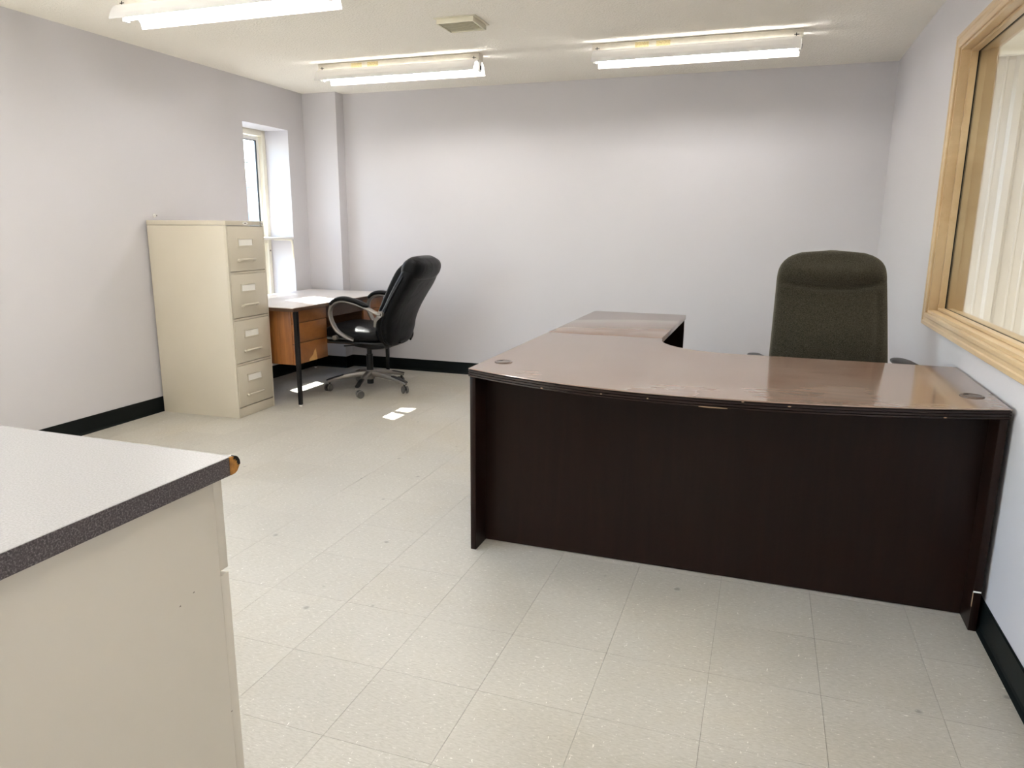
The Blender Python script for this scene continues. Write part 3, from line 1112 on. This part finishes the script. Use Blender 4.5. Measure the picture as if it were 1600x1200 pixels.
bm = bmesh.new()
loft(bm, [[v + Vector((0, 0, z)) for v in offset(out, d)] for d, z in ((0.0, DH - 0.003), (0.0012, DH - 0.0008), (0.003, DH))])
obj('desktop', bm, 'mahog', ed)
lev = [(0.004, DH - TT), (0.0005, DH - TT + 0.002)]
z = DH - TT + 0.002
for k in range(3):
    lev += [(0.0, z + 0.0055), (0.0045, z + 0.0065), (0.0045, z + 0.0085), (0.0, z + 0.0095)]
    z += 0.0095
lev += [(0.0, DH - 0.003)]
bm = bmesh.new()
loft(bm, [[v + Vector((0, 0, zz_)) for v in offset(out, d)] for d, zz_ in lev])
obj('reeded_edge', bm, 'espedge', ed)
SPT = 0.023
bx('side_panel', 0.004, 0.004 + SPT, 0.006, 1.05, 0.0, DH - TT, 'espresso', ed, bev=0.001)
bx('side_panel', DW - 0.004 - SPT, DW - 0.004, 0.006, 0.725, 0.0, DH - TT, 'espresso', ed, bev=0.001)
bx('modesty_panel', 0.004 + SPT, DW - 0.004 - SPT, 0.112, 0.130, 0.004, DH - TT, 'espresso', ed)
for gx, gy in ((0.082, 0.172), (DW - 0.073, 0.160)):
    bm = bmesh.new()
    lathe(bm, [(0.0, 0.0), (0.036, 0.0), (0.036, 0.002), (0.033, 0.0038), (0.027, 0.0040), (0.026, 0.0028), (0.0, 0.0028)], (gx, gy, DH), 'z', 28)
    g = obj('grommet', bm, 'grommet', ed, smooth=0.5)
    bx('cable_slot', gx - 0.024, gx - 0.008, gy + 0.006, gy + 0.020, DH + 0.0028, DH + 0.0031, 'dark_hole', g)
# wear along the front edge and on the right-hand panel
for cx, dzc, ln in ((0.335, 0.0275, 0.010), (0.72, 0.0185, 0.006), (0.93, 0.031, 0.09), (1.02, 0.006, 0.008), (1.16, 0.012, 0.010), (1.61, 0.029, 0.009), (0.56, 0.02, 0.006)):
    bm = bmesh.new()
    R = []
    for q in range(5):
        x = cx + ln * (q / 4 - 0.5)
        y = front_y(x)
        h = 0.0012 * math.sin(PI * (q + 0.4) / 4.8) + 0.0003
        R.append([Vector((x, y - 0.0006, DH - dzc - h)), Vector((x, y - 0.0006, DH - dzc + h)), Vector((x, y + 0.002, DH - dzc + h)), Vector((x, y + 0.002, DH - dzc - h))])
    loft(bm, R)
    o = obj('edge_chip', bm, 'chip', ed)
bx('scratch', DW - 0.0275, DW - 0.005, 0.0052, 0.0061, 0.136, 0.141, 'card', ed)
bx('scratch', DW - 0.0276, DW - 0.0262, 0.0052, 0.012, 0.085, 0.136, 'chip', ed)

rd = thing('desk_return', 'dark desk return extending back from the left of the bow front desk', 'desk', (DX, DY, 0), DROT)
RW, RY_0, RY_1 = 0.588, 1.065, 2.135
bx('return_top', 0, RW, RY_0, RY_1, DH - 0.028, DH, 'mahog', rd, bev=0.002)
bx('end_panel', 0.004, RW - 0.006, RY_1 - 0.028, RY_1 - 0.006, 0, DH - 0.028, 'espresso', rd)
bx('back_panel', 0.010, 0.028, RY_0, RY_1 - 0.028, 0.02, DH - 0.028, 'espresso', rd)
bx('inner_gable', 0.028, RW - 0.02, RY_0 + 0.004, RY_0 + 0.022, 0.55, DH - 0.028, 'espresso', rd)


# ------------------------------------------------------------------ office chairs
def star_base(t, R, ph, leg_mat, cap_mat, wheel_mat, col_mat='black_plastic', top=0.36):
    hub_z = 0.105
    bm = bmesh.new()
    lathe(bm, [(0.0, 0.088), (0.036, 0.088), (0.040, 0.10), (0.039, 0.145), (0.033, 0.162), (0.0, 0.162)], (0, 0, 0), 'z', 20)
    obj('hub', bm, leg_mat, t, smooth=0.6)
    bm = bmesh.new()
    lathe(bm, [(0.0, 0.05), (0.026, 0.05), (0.028, 0.135), (0.0255, 0.29), (0.0, 0.29)], (0, 0, 0), 'z', 18)
    lathe(bm, [(0.0, 0.29), (0.019, 0.29), (0.019, top), (0.0, top)], (0, 0, 0), 'z', 14)
    obj('gas_column', bm, col_mat, t, smooth=0.6)
    for k in range(5):
        a = ph + k * 2 * PI / 5
        d = Vector((math.cos(a), math.sin(a), 0))
        n = Vector((-d.y, d.x, 0))
        bm = bmesh.new()
        rings = []
        for f in (0.08, 0.25, 0.45, 0.65, 0.85, 0.97, 1.0):
            c = d * (R * f) + Vector((0, 0, 0.134 - 0.056 * f ** 2.0))
            hw = 0.026 - 0.008 * f if f < 0.9 else 0.021 - (f - 0.9) * 0.05
            hh = 0.027 - 0.013 * f
            rings.append(ring(c, n * hw, Vector((0, 0, hh)), 12, 3.0))
        loft(bm, rings)
        lg = obj('base_leg', bm, leg_mat, t, smooth=0.7)
        bm = bmesh.new()
        rings = []
        for f in (0.60, 0.64, 0.75, 0.88, 0.99, 1.03):
            c = d * (R * f) + Vector((0, 0, 0.134 - 0.056 * f ** 2.0 + 0.013))
            e = 0.6 if f in (0.60, 1.03) else 1.0
            rings.append(ring(c, n * 0.0205 * e, Vector((0, 0, 0.006 * e)), 12, 3.0))
        loft(bm, rings)
        obj('foot_rest_pad', bm, cap_mat, lg, smooth=0.7)
        # twin wheel caster, trailing at its own angle
        b = a + (0.9, 2.2, -0.7, 1.7, -1.9)[k]
        tr = Vector((math.cos(b), math.sin(b), 0))
        ax = Vector((-tr.y, tr.x, 0))
        pc = d * (R * 0.955)
        wc = pc + tr * 0.014 + Vector((0, 0, 0.030))
        bm = bmesh.new()
        tube(bm, [pc + Vector((0, 0, 0.046)), pc + Vector((0, 0, 0.075))], 0.008, 10)
        rr = []
        for s in (-0.0075, 0.0075):
            q = []
            for i in range(9):
                th = PI * i / 8
                q.append(wc + ax * s + tr * (0.028 * math.cos(th)) + Vector((0, 0, 0.028 * math.sin(th))))
            rr.append(q)
        loft(bm, rr)
        cs = obj('caster', bm, cap_mat, t, smooth=0.6)
        for s in (-1, 1):
            bm = bmesh.new()
            prof = [(0.0, 0.008), (0.026, 0.008), (0.030, 0.011), (0.030, 0.020), (0.026, 0.024), (0.015, 0.0225), (0.013, 0.020), (0.0, 0.020)]
            rings = []
            for r, h in prof:
                rings.append(ring(wc + ax * (s * h), tr * max(r, 1e-4), Vector((0, 0, max(r, 1e-4))), 18))
            loft(bm, rings)
            obj('wheel', bm, wheel_mat, cs, smooth=0.6)


def spine_loft(bm, rows, n=36, e=3.0, warp=None):
    """rows: (y, z, half width, half thickness); section is perpendicular to the spine"""
    pts = [Vector((0, r[0], r[1])) for r in rows]
    rings = []
    for i, r in enumerate(rows):
        d = (pts[min(i + 1, len(pts) - 1)] - pts[max(i - 1, 0)]).normalized()
        b = Vector((1, 0, 0)).cross(d)      # points backwards for an upward spine
        rg = ring(pts[i], (r[2], 0, 0), b * r[3], n, e)
        if warp:
            rg = [warp(p, pts[i], r, b) for p in rg]
        rings.append(rg)
    loft(bm, rings)


def resample(rows, k=4):
    """smooth rows of numbers"""
    P = [Vector(r) for r in rows] if len(rows[0]) <= 4 else rows
    return [tuple(p) for p in catmull(P, k)]


# black leather executive chair; local +y is its front, +z up
bc = thing('office_chair', 'reclined black leather executive chair with silver arms at the walnut desk', 'chair', (-2.735, 4.475, 0), math.radians(91))
star_base(bc, 0.335, math.radians(212 - 92), 'pewter', 'black_plastic', 'wheel')
bm = bmesh.new()
rows = resample([(-0.205, 0.395, 0.15, 0.030), (-0.232, 0.425, 0.215, 0.060), (-0.240, 0.50, 0.245, 0.078), (-0.254, 0.58, 0.255, 0.076), (-0.305, 0.68, 0.26, 0.062), (-0.368, 0.79, 0.264, 0.064), (-0.425, 0.88, 0.262, 0.068), (-0.470, 0.96, 0.245, 0.064), (-0.500, 1.01, 0.205, 0.048), (-0.512, 1.035, 0.12, 0.020)], 4)
spine_loft(bm, rows, 40, 3.4)
obj('backrest', bm, 'leather', bc, smooth=3.2)
# front upholstery: two soft vertical rolls and lumbar fold
bm = bmesh.new()


def roll_warp(p, c, r, b):
    x = p.x
    front = (p - c).dot(b) < 0
    if front:
        return p - b * (0.010 * abs(math.sin(x * 18)))
    return p


rows = resample([(-0.185, 0.48, 0.16, 0.020), (-0.200, 0.53, 0.205, 0.042), (-0.215, 0.60, 0.218, 0.048), (-0.258, 0.70, 0.222, 0.048), (-0.312, 0.80, 0.226, 0.052), (-0.365, 0.90, 0.224, 0.054), (-0.405, 0.97, 0.21, 0.050), (-0.430, 1.01, 0.17, 0.022)], 4)
spine_loft(bm, rows, 44, 3.0, roll_warp)
obj('back_cushion', bm, 'leather', bc, smooth=3.2)
# head roll that folds over the top of the back
bm = bmesh.new()
rows = resample([(-0.438, 0.900, 0.20, 0.045), (-0.446, 0.925, 0.232, 0.074), (-0.468, 0.97, 0.245, 0.090), (-0.488, 1.012, 0.236, 0.084), (-0.500, 1.045, 0.205, 0.060), (-0.508, 1.064, 0.13, 0.024)], 4)
spine_loft(bm, rows, 40, 3.0)
obj('headrest', bm, 'leather', bc, smooth=3.2)
for sx in (-1, 1):
    bm = bmesh.new()
    P = catmull([(sx * 0.16, -0.285, 0.400), (sx * 0.232, -0.270, 0.430), (sx * 0.250, -0.256, 0.50), (sx * 0.259, -0.262, 0.58), (sx * 0.264, -0.296, 0.68), (sx * 0.268, -0.358, 0.79), (sx * 0.266, -0.412, 0.875), (sx * 0.250, -0.440, 0.93)], 5)
    tube(bm, P, 0.0085, 8)
    obj('piping', bm, 'leather', bc, smooth=3.2)
# seat
bm = bmesh.new()
rings = []
for y, z, hw, th in resample([(-0.215, 0.460, 0.19, 0.030), (-0.18, 0.466, 0.232, 0.056), (-0.08, 0.470, 0.255, 0.064), (0.08, 0.476, 0.262, 0.068), (0.20, 0.478, 0.255, 0.066), (0.265, 0.465, 0.235, 0.052), (0.290, 0.450, 0.19, 0.024)], 4):
    rings.append(ring((0, y, z), (hw, 0, 0), (0, 0, th), 40, 3.2))
loft(bm, rings)
obj('seat', bm, 'leather', bc, smooth=3.2)
bm = bmesh.new()
rings = []
for y, hw in ((-0.24, 0.20), (-0.20, 0.235), (0.15, 0.235), (0.24, 0.20)):
    rings.append(ring((0, y, 0.412), (hw, 0, 0), (0, 0, 0.012), 24, 5))
loft(bm, rings)
obj('seat_pan', bm, 'black_plastic', bc, smooth=0.7)
bm = bmesh.new()
tube(bm, [(0, -0.17, 0.375), (0, -0.06, 0.365), (0, 0.10, 0.372)], [0.075, 0.085, 0.06], 12, [0.03, 0.032, 0.024], (1, 0, 0), 4)
obj('tilt_mechanism', bm, 'black_plastic', bc, smooth=0.7)
bm = bmesh.new()
tube(bm, [(-0.06, 0.02, 0.372), (-0.29, 0.05, 0.395)], 0.006, 8)
lv = obj('height_lever', bm, 'black_metal', bc)
bm = bmesh.new()
tube(bm, [(-0.19, 0.135, 0.452), (-0.235, 0.135, 0.452), (-0.240, 0.135, 0.452), (-0.290, 0.135, 0.452)], [0.012, 0.012, 0.019, 0.019], 14)
obj('tension_knob', bm, 'pewter', bc, smooth=0.6)
bm = bmesh.new()
rg = [(-0.30, 0.405), (-0.20, 0.385), (-0.05, 0.375)]
tube(bm, [(0, a, b) for a, b in rg], 0.045, 10, 0.008, (1, 0, 0), 4)
obj('back_bracket', bm, 'black_metal', bc, smooth=0.7)
for sx in (-1, 1):
    X = sx * 0.292
    ar = catmull([(X, -0.275, 0.648), (X, -0.235, 0.655), (X, -0.15, 0.690), (X, -0.06, 0.718), (X, 0.03, 0.734), (X, 0.098, 0.724), (X, 0.146, 0.688), (X, 0.160, 0.630), (X, 0.140, 0.562), (X, 0.10, 0.505), (X - sx * 0.01, 0.025, 0.460), (X - sx * 0.03, -0.015, 0.440)], 6)
    bm = bmesh.new()
    tube(bm, ar, 0.025, 12, 0.0105, (1, 0, 0), 3.0)
    am = obj('armrest', bm, 'pewter', bc, smooth=0.9)
    bm = bmesh.new()
    pdp = catmull([(X, -0.165, 0.700), (X, -0.13, 0.714), (X, -0.06, 0.738), (X, 0.03, 0.755), (X, 0.098, 0.744), (X, 0.138, 0.716), (X, 0.150, 0.700)], 6)
    n_ = len(pdp)
    rw = [0.030 * min(1, 0.45 + 4.5 * min(i, n_ - 1 - i) / n_) for i in range(n_)]
    rh = [0.018 * min(1, 0.45 + 4.5 * min(i, n_ - 1 - i) / n_) for i in range(n_)]
    tube(bm, pdp, rw, 14, rh, (1, 0, 0), 2.6)
    obj('arm_pad', bm, 'leather', am, smooth=3.2)
    bm = bmesh.new()
    tube(bm, [(X - sx * 0.020, -0.262, 0.648), (X + sx * 0.012, -0.262, 0.648)], 0.024, 18)
    bk = obj('arm_bracket', bm, 'pewter', am, smooth=0.6)
    bm = bmesh.new()
    tube(bm, [(X + sx * 0.012, -0.262, 0.648), (X + sx * 0.0145, -0.262, 0.648)], 0.010, 12)
    obj('bolt', bm, 'chrome', am, smooth=0.6)
    bm = bmesh.new()
    tube(bm, [(X - sx * 0.012, -0.255, 0.638), (X - sx * 0.012, -0.215, 0.600), (X - sx * 0.014, -0.205, 0.55)], [0.016, 0.013, 0.008], 8, [0.005, 0.005, 0.004], (0, 1, 0.5))
    obj('arm_plate', bm, 'pewter', am, smooth=0.6)

# olive fabric task chair behind the bow front desk
oc = thing('office_chair', 'tall backed olive brown fabric chair behind the bow front desk', 'chair', (0.540, 2.735, 0), math.radians(180 + 9))
star_base(oc, 0.30, 0.5, 'black_plastic', 'black_plastic', 'black_plastic')
bm = bmesh.new()


def back_half_width(z):
    base = 0.257 - 0.030 * max(0, (z - 0.62) / 0.55)
    if z < 0.60:
        base *= max(0.62, 1 - ((0.60 - z) / 0.20) ** 2 * 0.4)
    if z > 1.045:
        q = min(1.0, (z - 1.045) / 0.146)
        base *= max(0.0, 1 - q ** 3.4) ** (1 / 3.0)
    return max(base, 0.02)


def olive_warp(p, c, r, b):
    """cushion relief on the sitting side: overhanging head pad, crease under it, lumbar swell"""
    off = (p - c).dot(b)
    if off >= -0.004:
        return p
    z, x = c.z, p.x
    k = max(0.0, 1 - (abs(x) / 0.235) ** 4)
    zc = 1.020 + 0.030 * (abs(x) / 0.22) ** 2          # the crease sags in the middle
    head = 0.028 * math.exp(-((z - zc - 0.052) / 0.046) ** 2)
    crease = -0.030 * math.exp(-((z - zc) / 0.014) ** 2)
    lum = 0.020 * math.exp(-((z - 0.80) / 0.10) ** 2)
    edge = -0.008 * math.exp(-((abs(x) - 0.19) / 0.014) ** 2) if z < 1.0 else 0
    return p - b * (k * (head + crease + lum) + edge)


rows = []
NZ = 66
for i in range(NZ + 1):
    q = i / NZ
    z = 0.44 + 0.751 * (q if q < 0.9 else q)
    y = -0.225 - 0.13 * max(0, (z - 0.50) / 0.69) ** 1.3
    th = 0.058 if z < 1.05 else 0.058 * max(0.0, 1 - ((z - 1.05) / 0.145) ** 3) ** 0.5
    rows.append((y, z, back_half_width(z), max(th, 0.008)))
spine_loft(bm, rows, 72, 3.6, olive_warp)
obj('backrest', bm, 'olive', oc, smooth=3.2)
bm = bmesh.new()
rings = []
for y, z, hw, th in resample([(-0.23, 0.455, 0.18, 0.028), (-0.19, 0.462, 0.228, 0.046), (0.0, 0.466, 0.245, 0.052), (0.16, 0.468, 0.242, 0.050), (0.235, 0.452, 0.215, 0.036), (0.255, 0.44, 0.16, 0.014)], 4):
    rings.append(ring((0, y, z), (hw, 0, 0), (0, 0, th), 36, 3.2))
loft(bm, rings)
obj('seat', bm, 'olive', oc, smooth=3.2)
bm = bmesh.new()
tube(bm, [(0, -0.19, 0.385), (0, 0.0, 0.375), (0, 0.16, 0.395)], [0.09, 0.10, 0.08], 12, 0.032, (1, 0, 0), 4)
obj('tilt_mechanism', bm, 'black_plastic', oc, smooth=0.7)
bm = bmesh.new()
tube(bm, catmull([(0, -0.12, 0.385), (0, -0.28, 0.40), (0, -0.315, 0.48), (0, -0.325, 0.62)], 5), 0.035, 10, 0.008, (1, 0, 0), 4)
obj('back_bracket', bm, 'black_metal', oc, smooth=0.7)
for sx in (-1, 1):
    X = sx * 0.312
    bm = bmesh.new()
    tube(bm, catmull([(sx * 0.16, -0.10, 0.398), (sx * 0.27, -0.10, 0.402), (X, -0.10, 0.46), (X, -0.135, 0.60), (X, -0.17, 0.700)], 6), 0.026, 12, 0.010, (0, 1, 0), 4)
    am = obj('armrest', bm, 'black_plastic', oc, smooth=0.8)
    bm = bmesh.new()
    rings = []
    for y, hw, th in ((-0.315, 0.018, 0.006), (-0.30, 0.032, 0.012), (-0.24, 0.041, 0.015), (-0.13, 0.041, 0.015), (-0.085, 0.030, 0.012), (-0.072, 0.016, 0.005)):
        rings.append(ring((X, y, 0.709), (hw, 0, 0), (0, 0, th), 16, 2.6))
    loft(bm, rings)
    obj('arm_pad', bm, 'black_plastic', am, smooth=0.9)

# ------------------------------------------------------------------ counter in the foreground
KX, KZ, KY = -0.597, 0.915, 0.392       # end plane, top height, front edge
KT, KB = 0.031, -0.250                  # thickness, back edge
KL = -2.20
ct = thing('countertop', 'pale grey laminate worktop with dark flecked end strip and broken corner', 'countertop', (KX, 0, KZ))
LX = KL - KX
# post-formed top: rounded front lip
bm = bmesh.new()
nose = [(KB, -KT), (KB, 0.0)]
for i in range(9):
    a = PI / 2 - PI * i / 8
    nose.append((KY - KT / 2 + math.cos(a) * KT / 2, -KT / 2 + math.sin(a) * KT / 2))
prism(bm, nose, 'x', LX, -0.0015)
obj('top', bm, 'counter', ct)
bm = bmesh.new()
box(bm, -0.0015, 0.0, KB, KY - 0.021, -KT, -0.0003)
o = obj('end_strip', bm, 'counter_edge', ct)
o['label'] = 'dark grey flecked laminate end strip'
# bare broken board end past the strip
bm = bmesh.new()
pr = [(KY - 0.021, -KT + 0.0005), (KY - 0.021, -0.0008)]
for i in range(10):
    a = PI / 2 - PI * i / 9
    j = 1 + 0.08 * math.sin(i * 2.7)
    pr.append((KY - KT / 2 + 0.0005 + math.cos(a) * KT / 2 * j, -KT / 2 + math.sin(a) * (KT / 2 - 0.0006)))
prism(bm, pr, 'x', -0.0016, 0.0016)
o = obj('broken_corner', bm, 'board', ct)
o['label'] = 'chipped orange brown particle board corner'
bm = bmesh.new()
sc_ = []
for i in range(10):
    a = 1.35 - 1.5 * i / 9
    sc_.append((KY - KT / 2 + 0.0012 + math.cos(a) * (KT / 2 + 0.0006), -KT / 2 + math.sin(a) * (KT / 2 + 0.0006)))
for i in range(10):
    a = -0.15 + 1.5 * i / 9
    rr_ = KT / 2 - 0.0045 + 0.0016 * math.sin(i * 2.1)
    sc_.append((KY - KT / 2 + math.cos(a) * rr_, -KT / 2 + math.sin(a) * rr_))
prism(bm, sc_, 'x', -0.004, 0.0024)
o = obj('scorched_edge', bm, 'black_plastic', ct)
o['label'] = 'blackened rim of the broken corner'

kb = thing('base_cabinet', 'cream base cabinet under the pale grey worktop in the left foreground', 'cabinet', (KX - 0.014, 0, 0))
KF = 0.346
bm = bmesh.new()
box(bm, LX + 0.014, -0.016, KB + 0.01, KF - 0.001, 0.10, KZ - KT)
obj('carcass', bm, 'melamine', kb)
bx('end_panel', -0.016, 0, KB + 0.01, KF, 0.0, KZ - KT, 'melamine', kb, bev=0.0008)
bx('toe_kick', LX + 0.014, -0.016, KB + 0.05, KF - 0.06, 0.0, 0.10, 'bboard', kb)
nx = 3
wd_ = (-0.002 - (LX + 0.014)) / nx
for k in range(nx):
    a1 = -0.002 - k * wd_
    a0 = a1 - wd_ + 0.004
    d = bx('drawer', a0, a1, KF + 0.002, KF + 0.0215, 0.722, KZ - KT - 0.003, 'melamine', kb, bev=0.0012)
    bm = bmesh.new()
    xc = (a0 + a1) / 2
    tube(bm, [(xc - 0.05, KF + 0.020, 0.80), (xc - 0.05, KF + 0.045, 0.80), (xc + 0.05, KF + 0.045, 0.80), (xc + 0.05, KF + 0.020, 0.80)], 0.005, 8)
    obj('handle', bm, 'chrome', d)
    d = bx('door', a0, a1, KF + 0.002, KF + 0.0215, 0.105, 0.713, 'melamine', kb, bev=0.0012)
    bm = bmesh.new()
    tube(bm, [(a0 + 0.04, KF + 0.020, 0.58), (a0 + 0.04, KF + 0.045, 0.58), (a0 + 0.04, KF + 0.045, 0.68), (a0 + 0.04, KF + 0.020, 0.68)], 0.005, 8)
    obj('handle', bm, 'chrome', d)
# nicks in the end panel
for y, z in ((0.285, 0.7165), (0.2555, 0.708), (0.345, 0.462)):
    bm = bmesh.new()
    prism(bm, [(y - 0.0022, z - 0.0008), (y + 0.0018, z - 0.0014), (y + 0.0012, z + 0.0012)], 'x', 0.0001, 0.0004)
    obj('nick', bm, 'pole', kb)
